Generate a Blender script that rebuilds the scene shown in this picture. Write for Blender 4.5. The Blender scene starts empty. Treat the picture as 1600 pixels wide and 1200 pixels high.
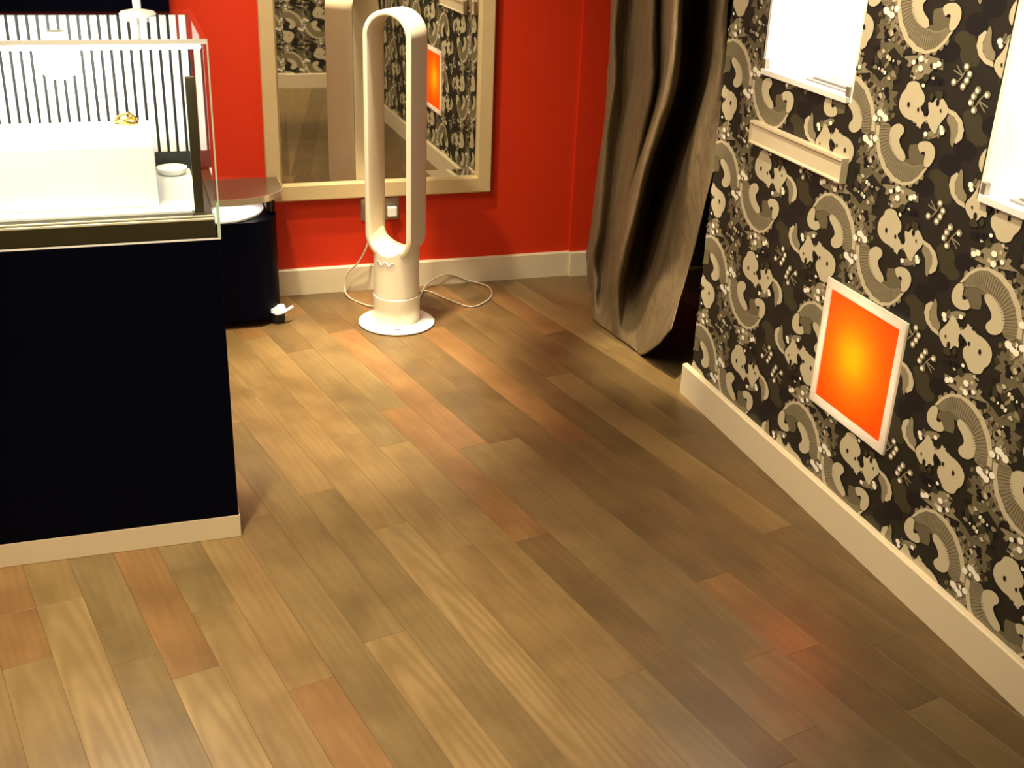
import bpy, bmesh, math, random
from mathutils import Vector, Matrix
random.seed(7)
SC = bpy.context.scene
COL = SC.collection

# ------------------------------------------------------------------ camera
F_PX = 1811.5
YAW, PITCH, ROLL = 0.33117, 0.42565, 0.04075
CAM_H = 1.426
cy_, sy_, cp_, sp_ = math.cos(YAW), math.sin(YAW), math.cos(PITCH), math.sin(PITCH)
fwd = Vector((sy_*cp_, cy_*cp_, -sp_)); rgt = Vector((cy_, -sy_, 0)); upv = rgt.cross(fwd)
r2 = rgt*math.cos(ROLL) + upv*math.sin(ROLL); u2 = -rgt*math.sin(ROLL) + upv*math.cos(ROLL)
cam = bpy.data.cameras.new('camera'); cam_o = bpy.data.objects.new('camera', cam); COL.objects.link(cam_o)
cam.sensor_width = 36.0; cam.lens = F_PX/1600*36.0; cam.clip_start = 0.02
cam_o.matrix_world = Matrix(((r2.x, u2.x, -fwd.x, 0), (r2.y, u2.y, -fwd.y, 0), (r2.z, u2.z, -fwd.z, CAM_H), (0, 0, 0, 1)))
SC.camera = cam_o

# ------------------------------------------------------------------ world, lights, exposure
w = bpy.data.worlds.new('world'); SC.world = w; w.use_nodes = True
w.node_tree.nodes['Background'].inputs[0].default_value = (0.9, 0.72, 0.5, 1)
w.node_tree.nodes['Background'].inputs[1].default_value = 0.05
SC.view_settings.view_transform = 'Standard'; SC.view_settings.look = 'None'
SC.view_settings.gamma = 1; SC.view_settings.use_curve_mapping = False
SC.view_settings.exposure = 0.14
WARM = (1.0, 0.83, 0.55)
def spot(name, loc, target, power, size=70, blend=0.6, col=WARM, rad=0.05):
    l = bpy.data.lights.new(name, 'SPOT'); l.energy = power; l.spot_size = math.radians(size); l.spot_blend = blend
    l.color = col; l.shadow_soft_size = rad
    o = bpy.data.objects.new(name, l); COL.objects.link(o); o.location = loc
    o.rotation_euler = (Vector(target)-Vector(loc)).to_track_quat('-Z', 'Y').to_euler(); return o
def area(name, loc, target, power, sx, sy, col=WARM):
    l = bpy.data.lights.new(name, 'AREA'); l.shape = 'RECTANGLE'; l.size = sx; l.size_y = sy; l.energy = power; l.color = col
    o = bpy.data.objects.new(name, l); COL.objects.link(o); o.location = loc
    o.rotation_euler = (Vector(target)-Vector(loc)).to_track_quat('-Z', 'Y').to_euler(); return o
area('added_ceiling_fill', (-0.35, 1.7, 2.56), (-0.35, 1.7, 0), 52, 0.9, 1.4)  # added broad soft fill from overhead, not an actual panel
spot('ceiling_spot_pool', (0.40, 2.85, 2.55), (0.47, 3.00, 0), 720, 32, 1.0)
spot('ceiling_spot_fan', (0.62, 3.30, 2.55), (0.78, 3.50, 0), 680, 25, 1.0)
spot('ceiling_spot_floor', (-0.15, 1.65, 2.55), (0.05, 1.85, 0), 300, 50, 1.0)
spot('ceiling_spot_wallpaper', (0.7, 1.9, 2.55), (1.508, 2.0, 0.95), 180, 42, 0.8)
spot('ceiling_spot_red_wall', (0.1, 2.9, 2.55), (0.55, 3.87, 0.6), 160, 66, 0.9)
spot('added_spot_curtain', (0.95, 2.62, 2.55), (1.50, 2.96, 0.25), 520, 16, 1.0)  # added narrow spot that brightens the right-hand curtain panel
spot('ceiling_spot_front', (1.05, 0.25, 2.55), (1.05, 0.15, 0), 260, 46, 0.9)

# ------------------------------------------------------------------ materials
def nodemat(name):
    m = bpy.data.materials.new(name); m.use_nodes = True
    return m, m.node_tree.nodes, m.node_tree.links, m.node_tree.nodes['Principled BSDF']
def plain(name, col, rough=0.5, metal=0.0, spec=0.5, bump=0.0, bscale=200, noise=0.0, nscale=8):
    m, N, L, b = nodemat(name)
    b.inputs['Base Color'].default_value = (*col, 1); b.inputs['Roughness'].default_value = rough
    b.inputs['Metallic'].default_value = metal; b.inputs['Specular IOR Level'].default_value = spec
    tc = N.new('ShaderNodeTexCoord')
    if noise:
        n = N.new('ShaderNodeTexNoise'); n.inputs['Scale'].default_value = nscale; n.inputs['Detail'].default_value = 4
        L.new(tc.outputs['Object'], n.inputs['Vector'])
        mr = N.new('ShaderNodeMapRange'); mr.inputs['To Min'].default_value = 1-noise; mr.inputs['To Max'].default_value = 1+noise
        L.new(n.outputs['Fac'], mr.inputs['Value'])
        mx = N.new('ShaderNodeMix'); mx.data_type = 'RGBA'; mx.blend_type = 'MULTIPLY'; mx.inputs[0].default_value = 1
        mx.inputs[6].default_value = (*col, 1); L.new(mr.outputs[0], mx.inputs[7]); L.new(mx.outputs[2], b.inputs['Base Color'])
    if bump:
        n = N.new('ShaderNodeTexNoise'); n.inputs['Scale'].default_value = bscale; n.inputs['Detail'].default_value = 3
        L.new(tc.outputs['Object'], n.inputs['Vector'])
        bp = N.new('ShaderNodeBump'); bp.inputs['Strength'].default_value = bump; bp.inputs['Distance'].default_value = 0.002
        L.new(n.outputs['Fac'], bp.inputs['Height']); L.new(bp.outputs[0], b.inputs['Normal'])
    return m
def emit(name, col, strength):
    m, N, L, b = nodemat(name)
    b.inputs['Base Color'].default_value = (0.9, 0.9, 0.88, 1)
    b.inputs['Emission Color'].default_value = (*col, 1); b.inputs['Emission Strength'].default_value = strength
    return m
def thin_glass(name, tint=(0.97, 0.99, 0.975), refl=1.0):
    m, N, L, b = nodemat(name); N.remove(b); out = N['Material Output']
    t = N.new('ShaderNodeBsdfTransparent'); t.inputs[0].default_value = (*tint, 1)
    g = N.new('ShaderNodeBsdfGlossy'); g.inputs['Roughness'].default_value = 0.01; g.inputs[0].default_value = (refl, refl, refl, 1)
    f = N.new('ShaderNodeFresnel'); f.inputs[0].default_value = 1.35
    ge = N.new('ShaderNodeNewGeometry'); iv = N.new('ShaderNodeMath'); iv.operation = 'SUBTRACT'; iv.inputs[0].default_value = 1; L.new(ge.outputs['Backfacing'], iv.inputs[1])
    ml = N.new('ShaderNodeMath'); ml.operation = 'MULTIPLY'; L.new(f.outputs[0], ml.inputs[0]); L.new(iv.outputs[0], ml.inputs[1])
    mx = N.new('ShaderNodeMixShader'); L.new(ml.outputs[0], mx.inputs[0]); L.new(t.outputs[0], mx.inputs[1]); L.new(g.outputs[0], mx.inputs[2])
    L.new(mx.outputs[0], out.inputs[0]); return m

def wood_mat(name, c0, c1, dark, seed, cath=0.5):
    """satin oak: long grain + cathedral figure along local X"""
    m, N, L, b = nodemat(name)
    tc = N.new('ShaderNodeTexCoord'); oi = N.new('ShaderNodeObjectInfo')
    off = N.new('ShaderNodeVectorMath'); off.operation = 'SCALE'; off.inputs[0].default_value = (37.0, 11.0, 5.0)
    L.new(oi.outputs['Random'], off.inputs['Scale'])
    ad = N.new('ShaderNodeVectorMath'); L.new(tc.outputs['Object'], ad.inputs[0]); L.new(off.outputs[0], ad.inputs[1])
    mp = N.new('ShaderNodeMapping'); mp.inputs['Scale'].default_value = (2.0, 15, 1); L.new(ad.outputs[0], mp.inputs[0])
    n1 = N.new('ShaderNodeTexNoise'); n1.inputs['Scale'].default_value = 1.6; n1.inputs['Detail'].default_value = 6; n1.inputs['Roughness'].default_value = 0.62
    L.new(mp.outputs[0], n1.inputs['Vector'])
    mp2 = N.new('ShaderNodeMapping'); mp2.inputs['Scale'].default_value = (0.55, 7.5, 1); mp2.inputs['Location'].default_value = (0, 0.12, 0); L.new(tc.outputs['Object'], mp2.inputs[0])
    wv = N.new('ShaderNodeTexWave'); wv.wave_type = 'RINGS'; wv.rings_direction = 'Z'; wv.inputs['Scale'].default_value = 2.6; wv.inputs['Distortion'].default_value = 2.2
    wv.inputs['Detail'].default_value = 3; wv.inputs['Detail Scale'].default_value = 1.2; L.new(mp2.outputs[0], wv.inputs['Vector'])
    mixf = N.new('ShaderNodeMix'); mixf.inputs[0].default_value = cath; L.new(n1.outputs['Fac'], mixf.inputs[2]); L.new(wv.outputs['Fac'], mixf.inputs[3])
    n3 = N.new('ShaderNodeTexNoise'); n3.inputs['Scale'].default_value = 7.0; n3.inputs['Detail'].default_value = 4; L.new(ad.outputs[0], n3.inputs['Vector'])
    cr = N.new('ShaderNodeValToRGB'); cr.color_ramp.elements[0].position = 0.25; cr.color_ramp.elements[0].color = (*c0, 1)
    cr.color_ramp.elements[1].position = 0.75; cr.color_ramp.elements[1].color = (*c1, 1); L.new(mixf.outputs[0], cr.inputs[0])
    mx = N.new('ShaderNodeMix'); mx.data_type = 'RGBA'; mx.blend_type = 'MIX'; L.new(cr.outputs[0], mx.inputs[6]); mx.inputs[7].default_value = (*dark, 1)
    mr = N.new('ShaderNodeMapRange'); mr.inputs['From Min'].default_value = 0.42; mr.inputs['From Max'].default_value = 0.75; mr.inputs['To Max'].default_value = 0.85
    L.new(n3.outputs['Fac'], mr.inputs['Value']); L.new(mr.outputs[0], mx.inputs[0])
    L.new(mx.outputs[2], b.inputs['Base Color'])
    b.inputs['Roughness'].default_value = 0.36; b.inputs['Specular IOR Level'].default_value = 0.55
    bp = N.new('ShaderNodeBump'); bp.inputs['Strength'].default_value = 0.12; bp.inputs['Distance'].default_value = 0.001
    L.new(n1.outputs['Fac'], bp.inputs['Height']); L.new(bp.outputs[0], b.inputs['Normal'])
    return m

M = {}
M['red'] = plain('red wall paint', (0.60, 0.028, 0.0025), 0.6, spec=0.35, bump=0.06, bscale=160)
M['cream'] = plain('cream skirting paint', (0.72, 0.62, 0.44), 0.4, noise=0.04)
M['plaster'] = plain('warm plaster', (0.60, 0.50, 0.38), 0.8, bump=0.05)
M['ceil'] = plain('ceiling paint', (0.75, 0.68, 0.56), 0.85)
M['frame'] = plain('champagne frame', (0.66, 0.52, 0.29), 0.36, 0.25, noise=0.06, nscale=14)
M['dark_room'] = plain('alcove dark', (0.012, 0.010, 0.012), 0.9)  # darkness behind the curtain put into the wall colour
M['black'] = plain('black lacquer', (0.0005, 0.0010, 0.0055), 0.5, spec=0.05)
M['black_gloss'] = plain('black gloss', (0.006, 0.006, 0.008), 0.18, spec=0.5)
M['bronze'] = plain('dark bronze', (0.055, 0.045, 0.022), 0.35, 0.4)
M['white'] = plain('white lacquer', (0.84, 0.84, 0.82), 0.4)
M['fan'] = plain('silver white plastic', (0.78, 0.71, 0.55), 0.3, 0.05)
M['fan_dark'] = plain('fan seam grey', (0.30, 0.26, 0.2), 0.4)
M['fan_base'] = plain('glossy white plastic', (0.86, 0.85, 0.82), 0.2)
M['slot'] = plain('charcoal', (0.02, 0.02, 0.02), 0.5)
M['chrome'] = plain('chrome', (0.8, 0.78, 0.74), 0.12, 1.0)
M['rubber'] = plain('black rubber', (0.008, 0.008, 0.009), 0.6)
M['counter'] = plain('grey gloss laminate', (0.11, 0.075, 0.05), 0.14, spec=0.8)
M['edge'] = plain('alloy edging', (0.62, 0.55, 0.42), 0.25, 0.7)
M['steel'] = plain('brushed steel plate', (0.42, 0.36, 0.28), 0.3, 0.8)
M['cord'] = plain('clear grey cable', (0.42, 0.36, 0.27), 0.3)
M['tray'] = plain('grey velvet', (0.30, 0.29, 0.28), 0.7)
M['gold'] = plain('gold', (0.62, 0.42, 0.12), 0.22, 1.0)
M['glass'] = thin_glass('clear glass')
M['glass_edge'] = plain('green glass edge', (0.50, 0.68, 0.54), 0.15)
M['lamp'] = emit('lit lamp glass', (1.0, 0.96, 0.88), 90)
M['led'] = emit('lit strip', (1.0, 0.97, 0.90), 75)  # glow of the strip added inside the glass case
M['shelf_glow'] = emit('added shelf glow', (1.0, 0.95, 0.85), 16)  # glow of the strip added over the counter shelf
M['niche_led'] = emit('lit niche panel', (1.0, 0.97, 0.9), 15)
M['paper0'] = plain('wallpaper ground', (0.0115, 0.0100, 0.0055), 0.55)
M['paper1'] = plain('wallpaper black ink', (0.003, 0.003, 0.005), 0.5)
M['paper2'] = plain('wallpaper olive ink', (0.040, 0.035, 0.016), 0.55)
M['paper3'] = plain('wallpaper taupe ink', (0.255, 0.220, 0.140), 0.5)
M['paper4'] = plain('wallpaper cream ink', (0.56, 0.50, 0.345), 0.5)
M['paper5'] = plain('wallpaper silver foil', (0.95, 0.92, 0.80), 0.25)
M['paper6'] = plain('wallpaper bronze ink', (0.135, 0.116, 0.068), 0.5)
m, N, L, b = nodemat('mirror silver'); b.inputs['Metallic'].default_value = 1; b.inputs['Roughness'].default_value = 0.015
b.inputs['Base Color'].default_value = (0.80, 0.78, 0.70, 1); M['mirror'] = m
# backlit orange film
m, N, L, b = nodemat('orange film'); N.remove(b)
tr = N.new('ShaderNodeBsdfTranslucent'); tr.inputs[0].default_value = (1.0, 0.26, 0.018, 1)
df = N.new('ShaderNodeBsdfDiffuse'); df.inputs[0].default_value = (0.85, 0.16, 0.01, 1)
gl = N.new('ShaderNodeBsdfGlossy'); gl.inputs['Roughness'].default_value = 0.2
a1 = N.new('ShaderNodeMixShader'); a1.inputs[0].default_value = 0.35; L.new(tr.outputs[0], a1.inputs[1]); L.new(df.outputs[0], a1.inputs[2])
a2 = N.new('ShaderNodeMixShader'); a2.inputs[0].default_value = 0.05; L.new(a1.outputs[0], a2.inputs[1]); L.new(gl.outputs[0], a2.inputs[2])
L.new(a2.outputs[0], N['Material Output'].inputs[0]); M['orange'] = m
m, N, L, b = nodemat('white acrylic'); N.remove(b)
tr = N.new('ShaderNodeBsdfTranslucent'); tr.inputs[0].default_value = (0.9, 0.88, 0.8, 1)
df = N.new('ShaderNodeBsdfDiffuse'); df.inputs[0].default_value = (0.88, 0.86, 0.8, 1)
a1 = N.new('ShaderNodeMixShader'); a1.inputs[0].default_value = 0.5; L.new(tr.outputs[0], a1.inputs[1]); L.new(df.outputs[0], a1.inputs[2])
L.new(a1.outputs[0], N['Material Output'].inputs[0]); M['panel_white'] = m
# curtain taffeta
m, N, L, b = nodemat('taupe taffeta'); tc = N.new('ShaderNodeTexCoord')
n = N.new('ShaderNodeTexNoise'); n.inputs['Scale'].default_value = 9; n.inputs['Detail'].default_value = 5
mp = N.new('ShaderNodeMapping'); mp.inputs['Scale'].default_value = (2.5, 2.5, 0.8); L.new(tc.outputs['Object'], mp.inputs[0]); L.new(mp.outputs[0], n.inputs['Vector'])
cr = N.new('ShaderNodeValToRGB'); cr.color_ramp.elements[0].color = (0.095, 0.066, 0.032, 1); cr.color_ramp.elements[1].color = (0.225, 0.160, 0.088, 1)
L.new(n.outputs['Fac'], cr.inputs[0]); L.new(cr.outputs[0], b.inputs['Base Color']); b.inputs['Roughness'].default_value = 0.6
b.inputs['Sheen Weight'].default_value = 0.0; b.inputs['Specular IOR Level'].default_value = 0.4
n2 = N.new('ShaderNodeTexNoise'); n2.inputs['Scale'].default_value = 24; n2.inputs['Detail'].default_value = 4; L.new(mp.outputs[0], n2.inputs['Vector'])
bp = N.new('ShaderNodeBump'); bp.inputs['Strength'].default_value = 0.6; bp.inputs['Distance'].default_value = 0.01
L.new(n2.outputs['Fac'], bp.inputs['Height']); L.new(bp.outputs[0], b.inputs['Normal']); M['curtain'] = m
WOODS = {
 'tan':   wood_mat('tan oak',   (0.150, 0.091, 0.034), (0.222, 0.144, 0.058), (0.115, 0.070, 0.026), 1, 0.14),
 'light': wood_mat('light oak', (0.170, 0.108, 0.042), (0.265, 0.178, 0.076), (0.150, 0.095, 0.036), 2, 0.30),
 'red':   wood_mat('red oak',   (0.150, 0.076, 0.027), (0.220, 0.121, 0.045), (0.118, 0.059, 0.022), 3, 0.12),
 'olive': wood_mat('smoked oak', (0.128, 0.084, 0.033), (0.188, 0.127, 0.053), (0.098, 0.065, 0.026), 4, 0.15),
 'dark':  wood_mat('dark oak',  (0.100, 0.061, 0.023), (0.153, 0.096, 0.037), (0.076, 0.047, 0.019), 5, 0.15),
}

# ------------------------------------------------------------------ mesh helpers
class MB:
    def __init__(s): s.bm = bmesh.new(); s.mi = 0
    def face(s, pts, mi=None):
        f = s.bm.faces.new([s.bm.verts.new(p) for p in pts]); f.material_index = s.mi if mi is None else mi; return f
    def box(s, a, b_, bev=0.0, seg=2):
        x0, y0, z0 = a; x1, y1, z1 = b_
        v = [s.bm.verts.new(p) for p in ((x0,y0,z0),(x1,y0,z0),(x1,y1,z0),(x0,y1,z0),(x0,y0,z1),(x1,y0,z1),(x1,y1,z1),(x0,y1,z1))]
        fs = [s.bm.faces.new([v[i] for i in q]) for q in ((3,2,1,0),(4,5,6,7),(0,1,5,4),(1,2,6,5),(2,3,7,6),(3,0,4,7))]
        for f in fs: f.material_index = s.mi
        if bev:
            es = list({e for f in fs for e in f.edges})
            bmesh.ops.bevel(s.bm, geom=es, offset=bev, segments=seg, profile=0.5, affect='EDGES', clamp_overlap=True)
        return s
    def prism(s, pts, axis, a, b_):
        """pts 2D; axis 'z' -> (x,y), 'y' -> (x,z), 'x' -> (y,z)"""
        def P(p, t): return {'z': (p[0], p[1], t), 'y': (p[0], t, p[1]), 'x': (t, p[0], p[1])}[axis]
        lo = [s.bm.verts.new(P(p, a)) for p in pts]; hi = [s.bm.verts.new(P(p, b_)) for p in pts]
        fs = [s.bm.faces.new(lo[::-1]), s.bm.faces.new(hi)]
        n = len(pts)
        for i in range(n): fs.append(s.bm.faces.new((lo[i], lo[(i+1) % n], hi[(i+1) % n], hi[i])))
        for f in fs: f.material_index = s.mi
        return s
    def lathe(s, prof, c=(0, 0), seg=40, sx=1, sy=1):
        rings = []
        for r, z in prof:
            if r < 1e-6: rings.append([s.bm.verts.new((c[0], c[1], z))])
            else: rings.append([s.bm.verts.new((c[0]+sx*r*math.cos(2*math.pi*i/seg), c[1]+sy*r*math.sin(2*math.pi*i/seg), z)) for i in range(seg)])
        for A, B in zip(rings, rings[1:]):
            for i in range(seg):
                j = (i+1) % seg
                q = [A[i % len(A)], A[j % len(A)], B[j % len(B)], B[i % len(B)]]
                q2 = []
                for v in q:
                    if v not in q2: q2.append(v)
                if len(q2) > 2: s.bm.faces.new(q2).material_index = s.mi
        for R in (rings[0], rings[-1]):
            if len(R) > 2: s.bm.faces.new(R).material_index = s.mi
        return s
    def tube(s, pts, r, seg=8, closed=False):
        pts = [Vector(p) for p in pts]; n = len(pts); rings = []
        prev = None
        for i in range(n):
            if closed: t = pts[(i+1) % n]-pts[i-1]
            else: t = pts[min(i+1, n-1)]-pts[max(i-1, 0)]
            t.normalize()
            if prev is None:
                a = Vector((0, 0, 1)) if abs(t.z) < 0.9 else Vector((1, 0, 0)); u = t.cross(a).normalized()
            else: u = (prev - t*prev.dot(t)).normalized()
            prev = u; v = t.cross(u)
            rings.append([s.bm.verts.new(pts[i]+r*(math.cos(2*math.pi*k/seg)*u+math.sin(2*math.pi*k/seg)*v)) for k in range(seg)])
        m = n if closed else n-1
        for i in range(m):
            A, B = rings[i], rings[(i+1) % n]
            for k in range(seg): s.bm.faces.new((A[k], A[(k+1) % seg], B[(k+1) % seg], B[k])).material_index = s.mi
        if not closed: s.bm.faces.new(rings[0][::-1]); s.bm.faces.new(rings[-1])
        return s
    def build(s, name, mats, parent=None, smooth=False, recalc=True):
        if recalc: bmesh.ops.recalc_face_normals(s.bm, faces=s.bm.faces)
        me = bpy.data.meshes.new(name); s.bm.to_mesh(me); s.bm.free()
        for mm in (mats if isinstance(mats, (list, tuple)) else [mats]): me.materials.append(M[mm] if isinstance(mm, str) else mm)
        if smooth:
            for p in me.polygons: p.use_smooth = True
        o = bpy.data.objects.new(name, me); COL.objects.link(o)
        if parent: o.parent = parent
        if smooth == 'auto':
            try:
                me.set_sharp_from_angle(angle=math.radians(40))
            except Exception: pass
        return o
def tag(o, label, cat, group=None):
    o['label'] = label; o['category'] = cat
    if group: o['group'] = group
    return o
def struct(o): o['kind'] = 'structure'; return o
def thing(name, loc, label, cat, group=None, rz=0):
    o = bpy.data.objects.new(name, None); COL.objects.link(o); o.location = loc; o.rotation_euler = (0, 0, rz); o.empty_display_size = 0.05
    return tag(o, label, cat, group)
def catmull(P, n):
    out = []; m = len(P)
    for i in range(n):
        t = i/(n-1)*(m-1); k = min(int(t), m-2); f = t-k
        p0, p1, p2, p3 = P[max(k-1, 0)], P[k], P[k+1], P[min(k+2, m-1)]
        out.append(0.5*((2*p1)+(p2-p0)*f+(2*p0-5*p1+4*p2-p3)*f*f+(3*p1-p0-3*p2+p3)*f*f*f))
    return out
def arc(cx, cz, r, a0, a1, n): return [(cx+r*math.cos(math.radians(a0+(a1-a0)*i/(n-1))), cz+r*math.sin(math.radians(a0+(a1-a0)*i/(n-1)))) for i in range(n)]

# ------------------------------------------------------------------ structure
XL, XR, YB, YF, ZC = -2.2, 1.508, 3.885, -2.0, 2.6
XA = 2.5                        # far side of the space behind the curtain
WALL_END = 2.775                # where the papered wall stops at the opening
WT = 0.24                       # papered wall thickness

# floor slab + planks
mb = MB(); mb.box((XL, YF, -0.08), (XA, YB, -0.0125)); floor = struct(mb.build('floor', WOODS['olive']))
PA = math.radians(11.85)
DR = Vector((math.sin(PA), -math.cos(PA))); NR = Vector((math.cos(PA), math.sin(PA)))
PW, N0 = 0.0908, 0.1822
def clip_poly(P, x0, x1, y0, y1):
    for ax, lim, sg in ((0, x0, 1), (0, x1, -1), (1, y0, 1), (1, y1, -1)):
        out = []
        for i in range(len(P)):
            a, b_ = P[i], P[(i+1) % len(P)]; da, db = sg*(a[ax]-lim), sg*(b_[ax]-lim)
            if da >= 0: out.append(a)
            if (da >= 0) != (db >= 0):
                t = da/(da-db); out.append((a[0]+t*(b_[0]-a[0]), a[1]+t*(b_[1]-a[1])))
        P = out
        if len(P) < 3: return []
    return P
FX0, FX1, FY0, FY1 = -1.15, 2.2, -0.35, YB
# rows whose joints and colours the photograph shows: row -> [(start d, wood), ...] (d grows towards the viewer)
KNOWN = {
 -2: [(-4.4,'tan'),(-3.2,'olive'),(-2.35,'tan'),(-1.2,'olive')],
 -1: [(-4.4,'olive'),(-3.0,'red'),(-2.16,'red'),(-1.98,'tan'),(-1.0,'tan')],
 0: [(-4.4,'olive'),(-3.1,'tan'),(-2.156,'light'),(-0.9,'tan')],
 1: [(-4.4,'tan'),(-2.7,'olive'),(-1.9,'olive'),(-1.0,'tan')],
 2: [(-4.4,'olive'),(-2.75,'red'),(-1.81,'light'),(-0.8,'tan')],
 3: [(-4.4,'tan'),(-2.9,'olive'),(-2.0,'tan'),(-0.9,'olive')],
 4: [(-4.4,'tan'),(-2.5,'tan'),(-1.68,'red'),(-0.9,'tan')],
 5: [(-4.4,'olive'),(-3.3,'tan'),(-2.3,'olive'),(-1.2,'tan')],
 6: [(-4.4,'tan'),(-2.8,'olive'),(-1.75,'light'),(-0.8,'olive')],
 7: [(-4.4,'olive'),(-3.2,'tan'),(-2.35,'olive'),(-1.1,'tan')],
 8: [(-4.4,'tan'),(-3.0,'tan'),(-2.128,'light'),(-0.95,'tan')],
 9: [(-4.4,'red'),(-3.35,'tan'),(-2.6,'tan'),(-1.97,'tan'),(-0.85,'tan')],
 10: [(-4.4,'dark'),(-3.2,'olive'),(-2.5,'tan'),(-1.428,'olive'),(-0.6,'tan')],
 11: [(-4.4,'red'),(-3.5,'olive'),(-2.7,'red'),(-1.94,'dark'),(-1.1,'dark')],
 12: [(-4.4,'dark'),(-3.3,'red'),(-2.4,'olive'),(-1.148,'olive')],
 13: [(-4.4,'dark'),(-3.1,'dark'),(-2.39,'olive'),(-1.357,'olive')],
 14: [(-4.4,'red'),(-3.4,'dark'),(-2.55,'dark'),(-1.62,'red'),(-1.33,'dark')],
 15: [(-4.4,'dark'),(-3.2,'red'),(-2.3,'dark'),(-1.1,'olive')],
 16: [(-4.4,'dark'),(-3.4,'dark'),(-2.6,'dark'),(-1.275,'dark'),(-0.6,'dark')],
 17: [(-4.4,'red'),(-3.3,'dark'),(-2.698,'tan'),(-1.708,'dark'),(-0.9,'olive')],
 18: [(-4.4,'dark'),(-3.2,'dark'),(-2.2,'dark'),(-1.2,'dark')],
 19: [(-4.4,'red'),(-3.0,'dark'),(-2.0,'dark')],
}
rngf = random.Random(11)
for k in range(-18, 34):
    n0, n1 = N0+k*PW, N0+(k+1)*PW
    if k in KNOWN: segs = KNOWN[k]
    else:
        d = -4.9+rngf.random()*0.9; segs = []
        while d < 1.2:
            segs.append((d, rngf.choice(['tan', 'tan', 'olive', 'olive', 'light', 'red', 'dark']))); d += 0.75+rngf.random()*0.7
    segs = list(segs)+[(1.4, '')]
    for (d0, wd), (d1, _) in zip(segs, segs[1:]):
        g = 0.0001
        P = [DR*d0+NR*n0, DR*d1+NR*n0, DR*d1+NR*n1, DR*d0+NR*n1]
        P = clip_poly([(p.x, p.y) for p in P], FX0, FX1, FY0, FY1)
        if len(P) < 3: continue
        c = Vector((sum(p[0] for p in P)/len(P), sum(p[1] for p in P)/len(P)))
        if max((Vector(p)-c).length for p in P) < 0.05: continue
        loc = [((Vector(p)-c).dot(DR), (Vector(p)-c).dot(NR)) for p in P]
        def ins(q, e): L_ = Vector(q).length; return (q[0]-math.copysign(min(e, abs(q[0])), q[0]), q[1]-math.copysign(min(e, abs(q[1])), q[1]))
        lo = [ins(q, g) for q in loc]; hi = [ins(q, g+0.0005) for q in loc]
        b_ = bmesh.new()
        vb = [b_.verts.new((q[0], q[1], -0.012)) for q in lo]; vm = [b_.verts.new((q[0], q[1], -0.0005)) for q in lo]; vt = [b_.verts.new((q[0], q[1], 0)) for q in hi]
        nn = len(lo)
        b_.faces.new(vt); b_.faces.new(vb[::-1])
        for i in range(nn):
            j = (i+1) % nn
            b_.faces.new((vb[i], vb[j], vm[j], vm[i])); b_.faces.new((vm[i], vm[j], vt[j], vt[i]))
        bmesh.ops.recalc_face_normals(b_, faces=b_.faces)
        me = bpy.data.meshes.new('plank'); b_.to_mesh(me); b_.free(); me.materials.append(WOODS[wd])
        o = bpy.data.objects.new('plank', me); COL.objects.link(o); o.parent = floor
        o.location = (c.x, c.y, 0); o.rotation_euler = (0, 0, math.atan2(DR.y, DR.x))

mb = MB(); mb.box((XL-0.1, YF-0.1, ZC), (XA+0.1, YB+0.15, ZC+0.1)); struct(mb.build('ceiling', 'ceil'))
mb = MB(); mb.box((XL-0.1, YB, -0.08), (1.70, YB+0.15, ZC)); wall_back = struct(mb.build('wall_back', 'red'))
mb = MB(); mb.box((1.538, YB-0.012, 0.0), (1.70, YB, ZC)); struct(mb.build('trim_1', 'red'))       # shallow jamb at the opening
mb = MB(); mb.box((XL-0.1, YF-0.1, -0.08), (XL, YB, ZC)); struct(mb.build('wall_left', 'plaster'))
mb = MB(); mb.box((XL, YF-0.1, -0.08), (0.6, YF, ZC)); struct(mb.build('wall_rear', 'plaster'))
mb = MB(); mb.box((0.6, YF-0.1, -0.08), (0.72, -0.28, ZC)); struct(mb.build('wall_passage', 'plaster'))
mb = MB(); mb.box((XA, -0.4, -0.08), (XA+0.1, YB, ZC)); struct(mb.build('wall_alcove', 'dark_room'))
mb = MB(); mb.box((1.70, YB-0.02, -0.08), (XA+0.1, YB+0.15, ZC)); struct(mb.build('wall_alcove_back', 'dark_room'))  # near-black in colour, for the gloom past the curtain

# papered right wall with recesses
HOLES = [(2.19, 2.587, 0.965, 1.46), (1.335, 1.745, 0.875, 1.46), (1.869, 2.163, 0.274, 0.574)]
YC = sorted({-0.40, WALL_END} | {h[0] for h in HOLES} | {h[1] for h in HOLES})
ZS = sorted({-0.08, ZC} | {h[2] for h in HOLES} | {h[3] for h in HOLES})
mb = MB(); RECTS = []
for i in range(len(YC)-1):
    col = []
    for j in range(len(ZS)-1):
        ym, zm = (YC[i]+YC[i+1])/2, (ZS[j]+ZS[j+1])/2
        if any(h[0] < ym < h[1] and h[2] < zm < h[3] for h in HOLES): continue
        if col and abs(col[-1][1]-ZS[j]) < 1e-6: col[-1][1] = ZS[j+1]
        else: col.append([ZS[j], ZS[j+1]])
    for z0, z1 in col: RECTS.append((YC[i], YC[i+1], z0, z1)); mb.box((XR, YC[i], z0), (XR+WT, YC[i+1], z1))
wall_right = struct(mb.build('wall_right', 'paper0'))
mb = MB(); mb.box((0.72, -0.40, -0.08), (XR, -0.28, ZC)); wall_front = struct(mb.build('wall_front', 'paper0'))

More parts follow.
